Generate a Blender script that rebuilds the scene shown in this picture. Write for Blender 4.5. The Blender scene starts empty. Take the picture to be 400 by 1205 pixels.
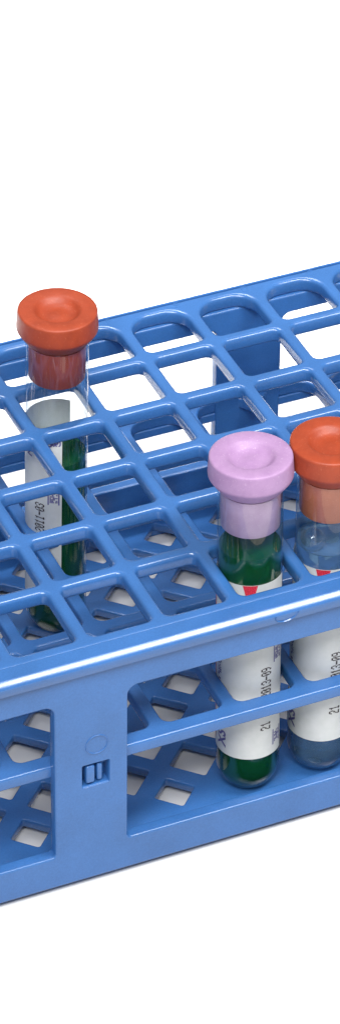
import bpy, bmesh, math, random
from mathutils import Vector, Matrix
from mathutils.geometry import tessellate_polygon

# 1 Blender unit = one hole pitch of the rack (about 16 mm)
sc = bpy.context.scene
sc.unit_settings.scale_length = 0.016
COL = sc.collection
PI = math.pi
random.seed(4)

# ------------------------------------------------------------------ helpers
def link(name, me, mat=None, parent=None):
    o = bpy.data.objects.new(name, me)
    COL.objects.link(o)
    if mat is not None and me is not None:
        me.materials.append(mat)
    if parent is not None:
        o.parent = parent
    return o

def empty(name, loc=(0, 0, 0)):
    o = bpy.data.objects.new(name, None)
    o.empty_display_size = .3
    COL.objects.link(o)
    o.location = loc
    return o

def bm_obj(name, bm, mat, parent=None, smooth=None):
    bmesh.ops.recalc_face_normals(bm, faces=bm.faces)
    me = bpy.data.meshes.new(name)
    bm.to_mesh(me); bm.free()
    if smooth is not None:
        me.shade_smooth()
        me.set_sharp_from_angle(angle=math.radians(smooth))
    return link(name, me, mat, parent)

def rrect(x0, x1, y0, y1, r, n=7):
    """Counter-clockwise rounded rectangle; r is one radius or four (x0y0, x1y0, x1y1, x0y1)."""
    if not isinstance(r, (tuple, list)):
        r = (r,) * 4
    pts = []
    cs = ((x0, y0, 1, 1, PI), (x1, y0, -1, 1, 1.5 * PI), (x1, y1, -1, -1, 0), (x0, y1, 1, -1, .5 * PI))
    for (cx, cy, sx, sy, a0), rad in zip(cs, r):
        rad = max(rad, .0008)
        for k in range(n):
            a = a0 + .5 * PI * k / (n - 1)
            pts.append((cx + sx * rad + rad * math.cos(a), cy + sy * rad + rad * math.sin(a)))
    return pts

def rr_off(x0, x1, y0, y1, r, d, n=7):
    """The same loop pushed outward by d."""
    if not isinstance(r, (tuple, list)):
        r = (r,) * 4
    return rrect(x0 - d, x1 + d, y0 - d, y1 + d, [max(q + d, .001) for q in r], n)

def diamond(cx, cy, s, r, d=0, n=5):
    """A square on its corner, half width s, corner radius r, pushed outward by d."""
    p = rr_off(-s, s, -s, s, r, d, n)
    c = math.cos(PI / 4)
    return [(cx + (x - y) * c, cy + (x + y) * c) for x, y in p]

def plate_bm(outer, holes, t, bev, seg=3):
    """A flat plate in XY from z=-t to 0. outer(d), holes[i](d): loops pushed outward by d. Rounded edges."""
    bm = bmesh.new()
    prof = []                                  # (inset, z) from the top to the bottom
    for k in range(seg + 1):
        a = .5 * PI * k / seg
        prof.append((bev * (1 - math.sin(a)), -bev * (1 - math.cos(a))))
    low = [(i, -t - z) for i, z in reversed(prof)]
    prof = prof + low
    caps = {0: [], len(prof) - 1: []}
    for f, sgn in [(outer, -1)] + [(h, 1) for h in holes]:
        rings = []
        for j, (i, z) in enumerate(prof):
            ring = [bm.verts.new((x, y, z)) for x, y in f(sgn * i)]
            rings.append(ring)
            if j in caps:
                caps[j].append(ring)
        for a, b in zip(rings, rings[1:]):
            m = len(a)
            for k in range(m):
                q = (a[k], a[(k + 1) % m], b[(k + 1) % m], b[k])
                fc = bm.faces.new(q); fc.smooth = True
    for j, loops in caps.items():
        flat = [v for l in loops for v in l]
        tris = tessellate_polygon([[v.co.copy() for v in l] for l in loops])
        for tr in tris:
            vs = [flat[i] for i in tr]
            if len(set(vs)) == 3:
                try:
                    bm.faces.new(vs)
                except ValueError:
                    pass
    return bm

def plate(name, outer, holes, t, bev, mat, parent, seg=3):
    return bm_obj(name, plate_bm(outer, holes, t, bev, seg), mat, parent)

def lathe_bm(prof, n=64, close_bottom=True, close_top=True):
    """prof: (r, z) from the bottom to the top."""
    bm = bmesh.new()
    rings = []
    for r, z in prof:
        if r < 1e-5:
            rings.append([bm.verts.new((0, 0, z))])
        else:
            rings.append([bm.verts.new((r * math.cos(2 * PI * k / n), r * math.sin(2 * PI * k / n), z)) for k in range(n)])
    for a, b in zip(rings, rings[1:]):
        for k in range(n):
            k2 = (k + 1) % n
            if len(a) == 1 and len(b) == 1:
                continue
            if len(a) == 1:
                bm.faces.new((a[0], b[k2], b[k]))
            elif len(b) == 1:
                bm.faces.new((a[k], a[k2], b[0]))
            else:
                bm.faces.new((a[k], a[k2], b[k2], b[k]))
    return bm

def box_bm(x0, x1, y0, y1, z0, z1, bev=0):
    bm = bmesh.new()
    bmesh.ops.create_cube(bm, size=1)
    for v in bm.verts:
        v.co = ((x0 + x1) / 2 + v.co.x * (x1 - x0), (y0 + y1) / 2 + v.co.y * (y1 - y0), (z0 + z1) / 2 + v.co.z * (z1 - z0))
    if bev:
        bmesh.ops.bevel(bm, geom=bm.edges[:], offset=bev, segments=3, profile=.5, affect='EDGES')
    return bm

def text_mesh(body, size, extrude=0, name='text', bold=0):
    cu = bpy.data.curves.new(name, 'FONT')
    cu.body = body; cu.size = size; cu.extrude = extrude; cu.offset = bold
    cu.align_x = 'LEFT'; cu.align_y = 'CENTER'
    cu.resolution_u = 4
    o = bpy.data.objects.new(name, cu)
    COL.objects.link(o)
    dg = bpy.context.evaluated_depsgraph_get()
    me = bpy.data.meshes.new_from_object(o.evaluated_get(dg))
    bpy.data.objects.remove(o)
    bpy.data.curves.remove(cu)
    me.materials.clear()
    return me

# ------------------------------------------------------------------ materials
def new_mat(name):
    m = bpy.data.materials.new(name)
    m.use_nodes = True
    nt = m.node_tree
    return m, nt, nt.nodes['Principled BSDF']

def noise(nt, scale, detail=3, rough=.55):
    tc = nt.nodes.new('ShaderNodeTexCoord')
    n = nt.nodes.new('ShaderNodeTexNoise')
    n.inputs['Scale'].default_value = scale
    n.inputs['Detail'].default_value = detail
    n.inputs['Roughness'].default_value = rough
    nt.links.new(tc.outputs['Object'], n.inputs['Vector'])
    return n

def ramp(nt, src, stops):
    r = nt.nodes.new('ShaderNodeValToRGB')
    e = r.color_ramp.elements
    while len(e) < len(stops):
        e.new(.5)
    for k, (p, c) in enumerate(stops):
        e[k].position = p
        e[k].color = (*c, 1)
    nt.links.new(src, r.inputs['Fac'])
    return r

def bump(nt, b, src, strength, dist):
    bp = nt.nodes.new('ShaderNodeBump')
    bp.inputs['Strength'].default_value = strength
    bp.inputs['Distance'].default_value = dist
    nt.links.new(src, bp.inputs['Height'])
    nt.links.new(bp.outputs['Normal'], b.inputs['Normal'])

def plastic(name, col, rough=.34):
    m, nt, b = new_mat(name)
    n1 = noise(nt, 1.3, 4)
    n2 = noise(nt, 42, 4, .75)
    mix = nt.nodes.new('ShaderNodeMath'); mix.operation = 'MULTIPLY_ADD'
    mix.inputs[1].default_value = .55
    nt.links.new(n2.outputs['Fac'], mix.inputs[0])
    sc_ = nt.nodes.new('ShaderNodeMath'); sc_.operation = 'MULTIPLY'; sc_.inputs[1].default_value = .45
    nt.links.new(n1.outputs['Fac'], sc_.inputs[0])
    nt.links.new(sc_.outputs[0], mix.inputs[2])
    r = ramp(nt, mix.outputs[0], [(.32, tuple(c * .82 for c in col)), (.68, tuple(min(1, c * 1.18) for c in col))])
    nt.links.new(r.outputs['Color'], b.inputs['Base Color'])
    rr = ramp(nt, n1.outputs['Fac'], [(.3, (rough - .02,) * 3), (.7, (rough + .03,) * 3)])
    nt.links.new(rr.outputs['Color'], b.inputs['Roughness'])
    b.inputs['IOR'].default_value = 1.62
    n3 = noise(nt, 55, 4, .7)
    bump(nt, b, n3.outputs['Fac'], .07, .010)
    return m

def rubber(name, dark, light, speck):
    m, nt, b = new_mat(name)
    n1 = noise(nt, 6, 4)
    n2 = noise(nt, 46, 2, .6)
    r1 = ramp(nt, n1.outputs['Fac'], [(.3, dark), (.7, light)])
    r2 = ramp(nt, n2.outputs['Fac'], [(.62, (0, 0, 0)), (.80, (.8, .8, .8))])
    mx = nt.nodes.new('ShaderNodeMix'); mx.data_type = 'RGBA'
    nt.links.new(r2.outputs['Color'], mx.inputs['Factor'])
    nt.links.new(r1.outputs['Color'], mx.inputs['A'])
    mx.inputs['B'].default_value = (*speck, 1)
    nt.links.new(mx.outputs['Result'], b.inputs['Base Color'])
    b.inputs['Roughness'].default_value = .46
    n3 = noise(nt, 30, 5, .7)
    bump(nt, b, n3.outputs['Fac'], .28, .014)
    return m

M = {}
M['blue'] = plastic('blue_plastic', (.037, .136, .372), .22)
M['orange'] = rubber('orange_rubber', (.30, .041, .012), (.375, .054, .016), (.52, .15, .075))
M['orange_plug'] = rubber('dark_orange_rubber', (.30, .050, .028), (.37, .068, .036), (.46, .13, .08))
M['hazed_plug'] = rubber('hazed_orange_rubber', (.44, .125, .060), (.52, .160, .080), (.60, .26, .15))  # orange stopper rubber; its paler look behind glass is put into the colour
M['lilac_plug'] = rubber('hazed_lilac_rubber', (.44, .29, .45), (.52, .36, .52), (.64, .52, .64))  # lilac stopper rubber with the haze of the glass mixed into the tint
M['lilac'] = rubber('lilac_rubber', (.35, .205, .385), (.41, .25, .44), (.62, .48, .62))

m, nt, b = new_mat('label_paper')
n1 = noise(nt, 9, 5)
r = ramp(nt, n1.outputs['Fac'], [(.3, (.70, .72, .69)), (.7, (.76, .77, .75))])
nt.links.new(r.outputs['Color'], b.inputs['Base Color'])
b.inputs['Roughness'].default_value = .42
tl = nt.nodes.new('ShaderNodeBsdfTranslucent'); nt.links.new(r.outputs['Color'], tl.inputs['Color'])
mx = nt.nodes.new('ShaderNodeMixShader'); mx.inputs[0].default_value = .15
nt.links.new(b.outputs[0], mx.inputs[1]); nt.links.new(tl.outputs[0], mx.inputs[2])
nt.links.new(mx.outputs[0], nt.nodes['Material Output'].inputs['Surface'])
M['paper'] = m

def ink(name, col):
    m, nt, b = new_mat(name)
    n1 = noise(nt, 60, 2)
    r = ramp(nt, n1.outputs['Fac'], [(.35, tuple(c * .8 for c in col)), (.7, tuple(c * 1.5 + .02 for c in col))])
    nt.links.new(r.outputs['Color'], b.inputs['Base Color'])
    b.inputs['Roughness'].default_value = .5
    return m
M['black_ink'] = ink('black_ink', (.030, .018, .018))
M['blue_ink'] = ink('blue_ink', (.10, .09, .24))
M['red_ink'] = ink('red_ink', (.55, .012, .035))

def liquid(name, body, trans, col, dens, ior=1.33):
    m, nt, b = new_mat(name)
    b.inputs['Base Color'].default_value = (*body, 1)
    b.inputs['Transmission Weight'].default_value = trans
    b.inputs['Roughness'].default_value = .03
    b.inputs['IOR'].default_value = ior
    va = nt.nodes.new('ShaderNodeVolumeAbsorption')
    va.inputs['Color'].default_value = (*col, 1)
    va.inputs['Density'].default_value = dens
    nt.links.new(va.outputs['Volume'], nt.nodes['Material Output'].inputs['Volume'])
    return m
M['green'] = liquid('green_liquid', (.012, .175, .050), .66, (.06, .66, .17), 1.5, 1.28)
M['clear'] = liquid('clear_liquid', (.28, .49, .72), .76, (.5, .75, .95), .25, 1.15)

# clear glass wall, thin: passes light straight through, reflects by Fresnel
m = bpy.data.materials.new('clear_glass'); m.use_nodes = True
nt = m.node_tree; nt.nodes.clear()
out = nt.nodes.new('ShaderNodeOutputMaterial')
tr = nt.nodes.new('ShaderNodeBsdfTransparent'); tr.inputs['Color'].default_value = (.93, .95, .96, 1)
gl = nt.nodes.new('ShaderNodeBsdfGlossy'); gl.inputs['Roughness'].default_value = .03
lw = nt.nodes.new('ShaderNodeLayerWeight'); lw.inputs['Blend'].default_value = .5
pw = nt.nodes.new('ShaderNodeMath'); pw.operation = 'POWER'; pw.inputs[1].default_value = 3
fr = nt.nodes.new('ShaderNodeMath'); fr.operation = 'MULTIPLY_ADD'
fr.inputs[1].default_value = .75; fr.inputs[2].default_value = .055
nt.links.new(lw.outputs['Facing'], pw.inputs[0]); nt.links.new(pw.outputs[0], fr.inputs[0])
mx = nt.nodes.new('ShaderNodeMixShader')
nt.links.new(fr.outputs[0], mx.inputs[0]); nt.links.new(tr.outputs[0], mx.inputs[1]); nt.links.new(gl.outputs[0], mx.inputs[2])
nt.links.new(mx.outputs[0], out.inputs['Surface'])
M['glass'] = m

m, nt, b = new_mat('white_sweep')
n1 = noise(nt, .15, 3)
r = ramp(nt, n1.outputs['Fac'], [(.3, (.655, .655, .655)), (.7, (.675, .675, .675))])
nt.links.new(r.outputs['Color'], b.inputs['Base Color'])
b.inputs['Roughness'].default_value = .7
b.inputs['Specular IOR Level'].default_value = .2
M['white'] = m

# ------------------------------------------------------------------ the rack
Z0 = -3.70          # underside of the rack walls
GROUND = -3.785
C0, C1 = -5, 7      # twelve columns of holes
rack = empty('test_tube_rack', (1, -3.2, GROUND))
rack['label'] = 'blue plastic test tube rack with square holes holding three capped tubes'
rack['category'] = 'tube rack'
inv = Matrix.Translation((-1, 3.2, -GROUND))

def in_rack(o):
    """Parent to the rack, keeping the coordinates it was built in."""
    o.parent = rack
    o.matrix_parent_inverse = inv
    return o

HB = .087           # half width of a bar
def hole_loops(shrink=0, back_r=.30, front_edge=-6.085):
    hs = []
    for c in range(C0, C1):
        for r_ in range(6):
            x0, x1 = c + HB, c + 1 - HB
            y0, y1 = -r_ - 1 + HB, -r_ - HB
            rad = [.088] * 4
            if r_ == 0:
                y1 = -.135
                rad = [.088, .088, back_r, back_r]
            if r_ == 5:
                y0 = front_edge
                rad = [.10, .10, .088, .088]
            hs.append(lambda d, a=(x0, x1, y0, y1), q=tuple(rad): rr_off(*a, q, d))
    return hs

XA, XB = -5.45, 7.45            # outer ends of the rim
YF, YB = -6.545, .115           # outer front and back of the rim
top = plate('top_grid', lambda d: rr_off(XA + .2, XB - .2, YF + .275, YB - .085, .08, d), hole_loops(), .22, .058, M['blue'], None)
in_rack(top)

# the rim: one moulded band round the top plate, swept profile
def rim_bm():
    bm = bmesh.new()
    run = []                          # outer edge: a broad, slightly crowned chamfer between two small rounds
    for a0, a1, ln, n in ((0, 30, .020, 3), (30, 36.5, .078, 4), (36.5, 86, .045, 4)):
        for k in range(n):
            run.append((math.radians(a0 + (a1 - a0) * (k + .5) / n), ln / n))
    d0 = sum(l * math.cos(a) for a, l in run)
    prof = [(.30, -.004), (d0, -.004)]
    d, z = prof[-1]
    for a, l in run:
        d -= l * math.cos(a); z -= l * math.sin(a)
        prof.append((d, z))
    prof += [(.056, -.240), (.059, -.246), (.22, -.246), (.30, -.19)]
    rings = []
    for d, z in prof:
        de, db = min(d, .21), min(d * .45 if d > .14 else d * .6, .09)
        df = d
        rr = max(.22 - d, .03)
        loop = rrect(XA + de, XB - de, YF + df, YB - db, rr, 8)
        rings.append([bm.verts.new((x, y, z)) for x, y in loop])
    k_ = len(rings)
    for j in range(k_):
        a, b_ = rings[j], rings[(j + 1) % k_]
        n = len(a)
        for i in range(n):
            bm.faces.new((a[i], a[(i + 1) % n], b_[(i + 1) % n], b_[i]))
    return bm
rim = bm_obj('rim', rim_bm(), M['blue'], None, 40)
in_rack(rim)

# raised letters along the back of the plate, one by each column
for k, ch in enumerate('LKJIHGFEDCBA'):
    me = text_mesh(ch, .16, .003, 'letter')
    o = link('letter', me, M['blue'], top)
    o.location = (C0 - .17 + k + 1 - .06 + .06, -.062, 0)

# long side walls with windows and pillars
WT = .17
PIL = [(-1.53, -.555), (3.44, 4.42)]
def side_wall(yo, with_latch):
    x0, x1 = XA + .14, XB - .14
    zt, zb = -.21, Z0
    zr = (-3.185, -.675) if with_latch else (-2.82, -.50)
    spans = [(x0 + .35, PIL[0][0]), (PIL[0][1], PIL[1][0]), (PIL[1][1], x1 - .35)]
    hs = []
    for a, b_ in spans:
        hs.append(lambda d, q=(a, b_, *zr): rr_off(*q, (.055, .055, .14, .14), d))
    if with_latch:
        hs.append(lambda d, q=(-1.160, -.808, -2.130, -1.776): rr_off(*q, .012, min(d, .012)))
    bm = plate_bm(lambda d: rr_off(x0, x1, zb, zt, .05, d), hs, WT, .028)
    # the plate lies in XY with its face up at z = 0: stand it up facing -Y
    for v in bm.verts:
        x, y, z = v.co
        v.co = (x, yo - z, y)
    return bm_obj('side_wall', bm, M['blue'])
front = in_rack(side_wall(-6.42, True))
back = in_rack(side_wall(-.17, False))

def end_wall(xo, s):
    hs = []
    for a, b_ in ((-6.0, -3.5), (-2.9, -.55)):
        hs.append(lambda d, q=(a, b_, -3.185, -.675): rr_off(*q, (.055, .055, .14, .14), d))
    bm = plate_bm(lambda d: rr_off(-6.36, -.06, Z0 + .003, -.212, .05, d), hs, WT, .028)
    for v in bm.verts:
        x, y, z = v.co
        v.co = (xo + s * z, x, y)
    return bm_obj('end_wall', bm, M['blue'])
in_rack(end_wall(XA + .137, -1)); in_rack(end_wall(XB - .137, 1))

# middle shelf: a second grid of square holes
def mid_holes():
    hs = []
    for c in range(C0, C1):
        for r_ in range(6):
            y0, y1 = -r_ - 1 + HB, -r_ - HB
            if r_ == 0: y1 = -.135
            if r_ == 5: y0 = -6.06
            rad = (.12, .12, .26, .26) if r_ == 0 else (.12,) * 4
            hs.append(lambda d, a=(c + HB, c + 1 - HB, y0, y1), q=rad: rr_off(*a, q, d))
    return hs
mid = plate('middle_shelf', lambda d: rr_off(XA + .2, XB - .2, -6.29, -.025, .02, d), mid_holes(), .19, .035, M['blue'], None)
mid.location.z = -1.755
in_rack(mid)
bm_obj('shelf_rail', box_bm(XA + .25, XB - .25, -.150, -.035, -.32, -.185, .015), M['blue'], mid)

# base plate: lattice of diamond openings
dh = []
for c in range(C0, C1 + 1):
    for r_ in range(1, 6):
        if C0 < c < C1:
            dh.append(lambda d, a=(c, -r_): diamond(*a, .252, .035, d))
for c in range(C0, C1):
    for r_ in range(0, 6):
        s = .200 if r_ in (0, 5) else .222
        dh.append(lambda d, a=(c + .5, -r_ - .5), s=s: diamond(*a, s, .035, d))
base = plate('base_plate', lambda d: rr_off(XA + .2, XB - .2, -6.32, -.08, .02, d), dh, .13, .02, M['blue'], None)
base.location.z = -3.55
in_rack(base)

# inset skirt the rack stands on
skirt = plate('base_skirt', lambda d: rr_off(XA + .26, XB - .26, -6.275, -.145, .05, d),
              [lambda d: rr_off(XA + .36, XB - .36, -6.20, -.22, .05, d)], -GROUND - 3.69, .008, M['blue'], None)
skirt.location.z = -3.69
in_rack(skirt)

# the latch in the front pillar: a recess with two rounded tabs
bm_obj('latch_recess', box_bm(-1.185, -.783, -6.255, -6.225, -2.155, -1.751), M['blue'], front)
bm_obj('latch_tab', box_bm(-1.108, -.990, -6.412, -6.24, -2.092, -1.815, .026), M['blue'], front, 60)
bm_obj('latch_tab', box_bm(-.958, -.890, -6.405, -6.24, -2.082, -1.815, .022), M['blue'], front, 60)

# round ejector marks: thin raised rings with a disc
def ring_bm(r, w, h, disc):
    prof = [(r + w, -.004), (r + w * .4, h), (r - w * .4, h), (r - w, -.004)]
    return lathe_bm(prof, 48)
def put_mark(x, y, z, r, parent, rx=PI / 2):
    bm = ring_bm(r, .012, .011, 0)
    o = bm_obj('round_mark', bm, M['blue'], parent, 25)
    for v in o.data.vertices:
        p = Matrix.Rotation(rx, 4, 'X') @ v.co
        v.co = (p.x + x, p.y + y, p.z + z)
put_mark(-.972, -6.4195, -1.465, .145, front)
bm = bmesh.new()                       # half ring on the skirt of the rim
prev = None
for k in range(25):
    t = PI * k / 24
    z = -.088 - .145 * math.sin(t)
    y = YF + .050 * max(0, (-.092 - z)) / .140
    x = 1.508 + .152 * math.cos(t)
    dx, dz_ = math.cos(t) * .010, -math.sin(t) * .010
    cur = [bm.verts.new(p) for p in ((x - dx, y, z - dz_), (x, y - .014, z), (x + dx, y, z + dz_))]
    if prev:
        for i in (0, 1):
            bm.faces.new((prev[i], cur[i], cur[i + 1], prev[i + 1]))
    prev = cur
o = bm_obj('round_mark', bm, M['blue'], rim, 60)

# ------------------------------------------------------------------ the tubes
R = .41            # outer radius of the glass
toCam = Vector((-.39925, -.91684, 0)).normalized()     # level direction from the rack towards the viewer's side

def arc(name, a0, a1, z0, z1, rad, mat, parent, n=72, thick=.006, zt=None):
    """A sheet wrapped round the tube from angle a0 to a1 (degrees)."""
    bm = bmesh.new()
    cols = []
    for k in range(n + 1):
        a = math.radians(a0 + (a1 - a0) * k / n)
        cols.append([bm.verts.new((rad * math.sin(a), -rad * math.cos(a), z)) for z in (z0, z1)])
    for a, b_ in zip(cols, cols[1:]):
        bm.faces.new((a[0], b_[0], b_[1], a[1]))
    return bm_obj(name, bm, mat, parent, 40)

def wrap_text(name, body, size, ang, z, rad, mat, parent, upright=False, squash=1.0):
    """Lettering printed on the label; runs up the tube unless upright."""
    me = text_mesh(body, size, 0, name, .006)
    bm = bmesh.new(); bm.from_mesh(me)
    bmesh.ops.subdivide_edges(bm, edges=[e for e in bm.edges if e.calc_length() > .03], cuts=1)
    a0 = math.radians(ang)
    for v in bm.verts:
        x, y = v.co.x * squash, v.co.y
        if upright:
            a, h = a0 + x / rad, z + y
        else:
            a, h = a0 - y / rad, z + x
        v.co = (rad * math.sin(a), -rad * math.cos(a), h)
    bm.to_mesh(me); bm.free()
    return link(name, me, mat, parent)

def block(name, ang, z0, z1, wdeg, rad, mat, parent, seed):
    """A small printed code block: frame and broken rows of marks, one mesh."""
    rnd = random.Random(seed)
    bm = bmesh.new()
    def q(a0, a1, za, zb):
        a0, a1 = math.radians(a0), math.radians(a1)
        vs = [bm.verts.new((rad * math.sin(a), -rad * math.cos(a), z)) for a, z in ((a0, za), (a1, za), (a1, zb), (a0, zb))]
        bm.faces.new(vs)
    f = 1.3
    q(ang - wdeg, ang - wdeg + f * 2, z0, z1); q(ang + wdeg - f * 2, ang + wdeg, z0, z1)
    q(ang - wdeg, ang + wdeg, z0, z0 + .02); q(ang - wdeg, ang + wdeg, z1 - .02, z1)
    nr = 9
    for k in range(nr):
        za = z0 + .035 + (z1 - z0 - .07) * k / nr
        a = ang - wdeg + 4
        while a < ang + wdeg - 4:
            w = rnd.uniform(1.2, 4)
            if rnd.random() < .82:
                q(a, min(a + w, ang + wdeg - 3.5), za, za + (z1 - z0) / nr * .62)
            a += w + .4
    return bm_obj(name, bm, mat, parent)

def marks(name, ang, z0, z1, rad, mat, parent, seed):
    """A line of tiny print, too small to read, running up the tube."""
    rnd = random.Random(seed)
    bm = bmesh.new()
    z = z0
    while z < z1:
        h = rnd.uniform(.018, .034)
        if rnd.random() < .85:
            for k in range(2):
                o_ = rnd.uniform(-5, 3)
                w = rnd.uniform(2.5, 5)
                a0, a1 = math.radians(ang + o_), math.radians(ang + o_ + w)
                vs = [bm.verts.new((rad * math.sin(a), -rad * math.cos(a), zz)) for a, zz in ((a0, z), (a1, z), (a1, z + h), (a0, z + h))]
                bm.faces.new(vs)
        z += h + .012
    a0, a1 = math.radians(ang - 6.5), math.radians(ang - 5.6)      # baseline strip to tie the loose marks together
    bm.faces.new([bm.verts.new((rad * math.sin(a), -rad * math.cos(a), zz)) for a, zz in ((a0, z0), (a1, z0), (a1, z1), (a0, z1))])
    return bm_obj(name, bm, mat, parent)

GLYPH = {'0': '01110 10001 10011 10101 11001 10001 01110', '1': '00100 01100 00100 00100 00100 00100 01110',
         '2': '01110 10001 00001 00110 01000 10000 11111', '3': '01110 10001 00001 00110 00001 10001 01110',
         '9': '01110 10001 10001 01111 00001 00010 01100', '-': '00000 00000 00000 11111 00000 00000 00000'}
def dot_text(name, body, ang, z0, rad, mat, parent, adv=.069, tall=.145):
    """Dot-matrix print running up the tube, one mesh."""
    rnd = random.Random(body)
    bm = bmesh.new()
    px, py = adv / 6, tall / 7
    for i, ch in enumerate(body):
        for r_, row in enumerate(GLYPH[ch].split()):
            for c, on in enumerate(row):
                if on == '1':
                    z = z0 + i * adv + c * px + rnd.uniform(-.0015, .0015)
                    u = (r_ - 3) * py + rnd.uniform(-.0015, .0015)       # the top of the letters points left
                    a = math.radians(ang) + u / rad
                    vs = []
                    for k in range(8):
                        t = 2 * PI * k / 8
                        aa = a + .0125 * math.cos(t) / rad
                        vs.append(bm.verts.new((rad * math.sin(aa), -rad * math.cos(aa), z + .0085 * math.sin(t))))
                    bm.faces.new(vs)
    return bm_obj(name, bm, mat, parent)

CAP = [(0, .63), (.36, .63), (.372, .645), (.376, 1.175), (.395, 1.195), (.42, 1.215), (.512, 1.345), (.524, 1.365), (.531, 1.385), (.533, 1.41),
       (.520, 1.610), (.518, 1.630), (.513, 1.642), (.503, 1.650), (.488, 1.654), (.44, 1.656), (.335, 1.655), (.308, 1.646), (.282, 1.622),
       (.250, 1.588), (.212, 1.566), (.15, 1.558), (.09, 1.566), (.045, 1.574), (0, 1.577)]

def tube(bottom, head, spin, cap, plug, fluid, level, date, label, clear=False, lift=0):
    """bottom: centre of the round end; head: centre of the cap's top face (both in scene coordinates)."""
    B, T = Vector(bottom), Vector(head)
    ax = (T - B).normalized()
    L = (T - B).length
    root = empty('blood_tube', B - ax * R)
    q = Vector((0, 0, 1)).rotation_difference(ax)
    yaw = math.atan2(-toCam.x, toCam.y) + PI     # local -Y looks to the viewer's side
    root.rotation_mode = 'QUATERNION'
    root.rotation_quaternion = q @ Matrix.Rotation(yaw + math.radians(spin), 3, 'Z').to_quaternion()
    root['label'] = label
    root['category'] = 'test tube'
    root['group'] = 'capped tubes standing in the rack'
    # local z: 0 at the round end; the profile heights above are for a cap top at 1.657 and the round end at -3.61
    dz = (L + R) - 1.655
    h = lambda z: z + dz
    hemi = [(R * math.sin(a), R - R * math.cos(a)) for a in [math.radians(k * 7.5) for k in range(0, 13)]]
    prof = [(0, 0)] + hemi[1:] + [(R, h(1.17)), (R + .004, h(1.20))]
    bm_obj('glass_tube', lathe_bm(prof), M['glass'], root, 60)
    ri = R - .022
    hemi = [(ri * math.sin(a), R - ri * math.cos(a)) for a in [math.radians(k * 7.5) for k in range(0, 13)]]
    lv = h(level)
    men = [(ri, lv + .028), (ri * .985, lv + .014), (ri * .95, lv + .004), (ri * .88, lv), (ri * .5, lv - .002), (0, lv - .002)]
    bm_obj('liquid', lathe_bm([(0, R - ri)] + hemi[1:] + men), fluid, root, 60)
    st = bm_obj('stopper', lathe_bm([(0, h(1.16))] + [(r_, h(z)) for r_, z in CAP[3:]], 72), M[cap], root, 50)
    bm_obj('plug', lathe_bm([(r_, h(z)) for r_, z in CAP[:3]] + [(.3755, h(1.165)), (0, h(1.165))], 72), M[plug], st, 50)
    lb = arc('paper_label', -142, 73, h(-2.85), h(-.05), R + .008, M['paper'], root)
    ro = R + .0105
    # red wedge under the top edge
    bm = bmesh.new()
    for k in range(4):
        f0, f1 = k / 4, (k + 1) / 4
        for j in range(8):
            vs = []
            for u, f in ((j, f0), (j + 1, f0), (j + 1, f1), (j, f1)):
                a = math.radians((u / 4 - 1) * (13.0 - 6.5 * f))
                vs.append(bm.verts.new((ro * math.sin(a), -ro * math.cos(a), h(-.055 - .20 * f))))
            bm.faces.new(vs)
    bmesh.ops.remove_doubles(bm, verts=bm.verts, dist=1e-5)
    bm_obj('red_wedge', bm, M['red_ink'], lb)
    wrap_text('brand_text', 'ro\u00ae', .15, 36, h(-.37) + lift, ro, M['blue_ink'], lb, True)
    wrap_text('brand_text', 'VZ', .16, -15, h(-.62) + lift, ro, M['blue_ink'], lb, True)
    dot_text('date_text', date, 31, h(-1.86) + lift * 1.15 - .069 * (len(date) - 7), ro, M['black_ink'], lb)
    dot_text('date_text', '21', 31, h(-2.40), ro, M['black_ink'], lb)
    block('code_block', 58, h(-1.36) + lift, h(-1.08) + lift, 11, ro, M['blue_ink'], lb, 3)
    block('code_block', 58, h(-2.71), h(-2.46), 11, ro, M['blue_ink'], lb, 5)
    arc('red_line', -84, -80, h(-2.75), h(-.3), ro + .001, M['red_ink'], lb, 4, .002)
    marks('fine_print', -62, h(-2.05), h(-1.2), ro, M['blue_ink'], lb, 8)
    wrap_text('logo_mark', 'XS', .22, -54, h(-2.74), ro, M['blue_ink'], lb)
    if clear:
        bub = lathe_bm([(.165 * math.sin(math.radians(t)), -.165 * math.cos(math.radians(t))) for t in range(0, 181, 10)], 32)
        o = bm_obj('bubble', bub, M['glass'], root, 60)
        o.location = (-.17, -.16, h(.22))
    return root

tube((1.484, -5.60, -3.20), (1.493, -5.42, 1.60), 0, 'lilac', 'lilac_plug', M['green'], .29, '2013-09',
     'test tube with lilac cap holding dark green liquid')
tube((.393, -1.706, -3.20), (.491, -1.635, 1.60), -62, 'orange', 'orange_plug', M['green'], -.62, '2-2011-03',
     'orange capped tube of green liquid standing alone near the back of the rack', False, .17)
tube((2.485, -5.626, -3.20), (2.530, -5.538, 1.60), -8, 'orange', 'hazed_plug', M['clear'], .12, '2013-09',
     'orange capped tube of clear liquid right beside the lilac capped tube', True)

# ------------------------------------------------------------------ the white table
bm = bmesh.new()
bmesh.ops.create_grid(bm, x_segments=4, y_segments=4, size=90)
g = bm_obj('tabletop', bm, M['white'])
g.location = (1, 10, GROUND)
g['kind'] = 'structure'

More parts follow.
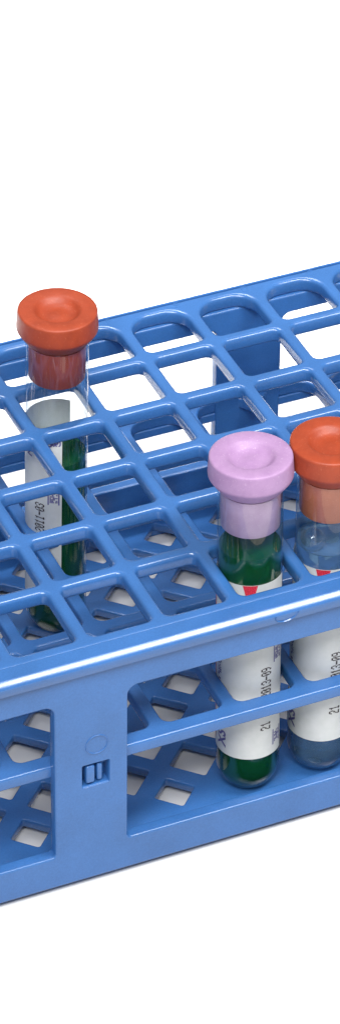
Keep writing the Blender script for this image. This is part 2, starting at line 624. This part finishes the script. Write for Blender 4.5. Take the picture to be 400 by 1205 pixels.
# ------------------------------------------------------------------ light
w = bpy.data.worlds.new('World'); sc.world = w
w.use_nodes = True
w.node_tree.nodes['Background'].inputs[0].default_value = (.97, .98, 1, 1)
w.node_tree.nodes['Background'].inputs[1].default_value = .30

def softbox(name, loc, target, sx, sy, watts, col=(1, 1, 1)):
    l = bpy.data.lights.new(name, 'AREA')
    l.shape = 'RECTANGLE'; l.size = sx; l.size_y = sy
    l.energy = watts; l.color = col
    o = bpy.data.objects.new(name, l); COL.objects.link(o)
    o.location = loc
    z = (Vector(loc) - Vector(target)).normalized()
    x = (Vector((1, 0, 0)) - z * z.x).normalized()       # the long side runs along the rack
    y = z.cross(x)
    o.rotation_euler = Matrix((x, y, z)).transposed().to_euler()
    return o
softbox('softbox_strip', (11, -16, 28), (1, -4, 0), 15, 4.2, 6600, (1, .99, .97))
softbox('softbox_front', (-13, -30, 40), (1, -4, -2), 26, 15, 22500, (1, 1, 1))
bg = softbox('background_fill', (3, 12, 26), (4, 15, -3.7), 44, 10, 11500, (1, 1, 1))  # unseen light, added to whiten the table behind the rack
bg.data.spread = math.radians(70)          # spread narrowed to stay off the rack

# ------------------------------------------------------------------ camera
F, CX = 4421.56, 169.17
cam = bpy.data.cameras.new('Camera')
co = bpy.data.objects.new('Camera', cam); COL.objects.link(co)
cam.sensor_fit = 'VERTICAL'
cam.sensor_height = 24; cam.sensor_width = 24
cam.lens = F / 1205 * 24
cam.shift_x = (200 - CX) / 1205
cam.clip_start = 1; cam.clip_end = 400
Rm = Matrix(((.9185760499, -.3952040084, .0056420053), (-.2393894818, -.5676602147, -.7876893783), (.3145007416, .7222019610, -.6160467605)))
rot = Matrix((Rm[0], -Rm[1], -Rm[2])).transposed()
co.matrix_world = Matrix.Translation((-14.33662, -38.50482, 29.35652)) @ rot.to_4x4()
sc.camera = co

sc.view_settings.view_transform = 'Standard'
sc.view_settings.look = 'None'
sc.view_settings.exposure = .25
sc.view_settings.gamma = 1
sc.cycles.use_denoising = True
sc.cycles.max_bounces = 16
sc.cycles.transmission_bounces = 12
sc.cycles.transparent_max_bounces = 16
sc.cycles.glossy_bounces = 6
sc.cycles.diffuse_bounces = 5
sc.cycles.caustics_reflective = False
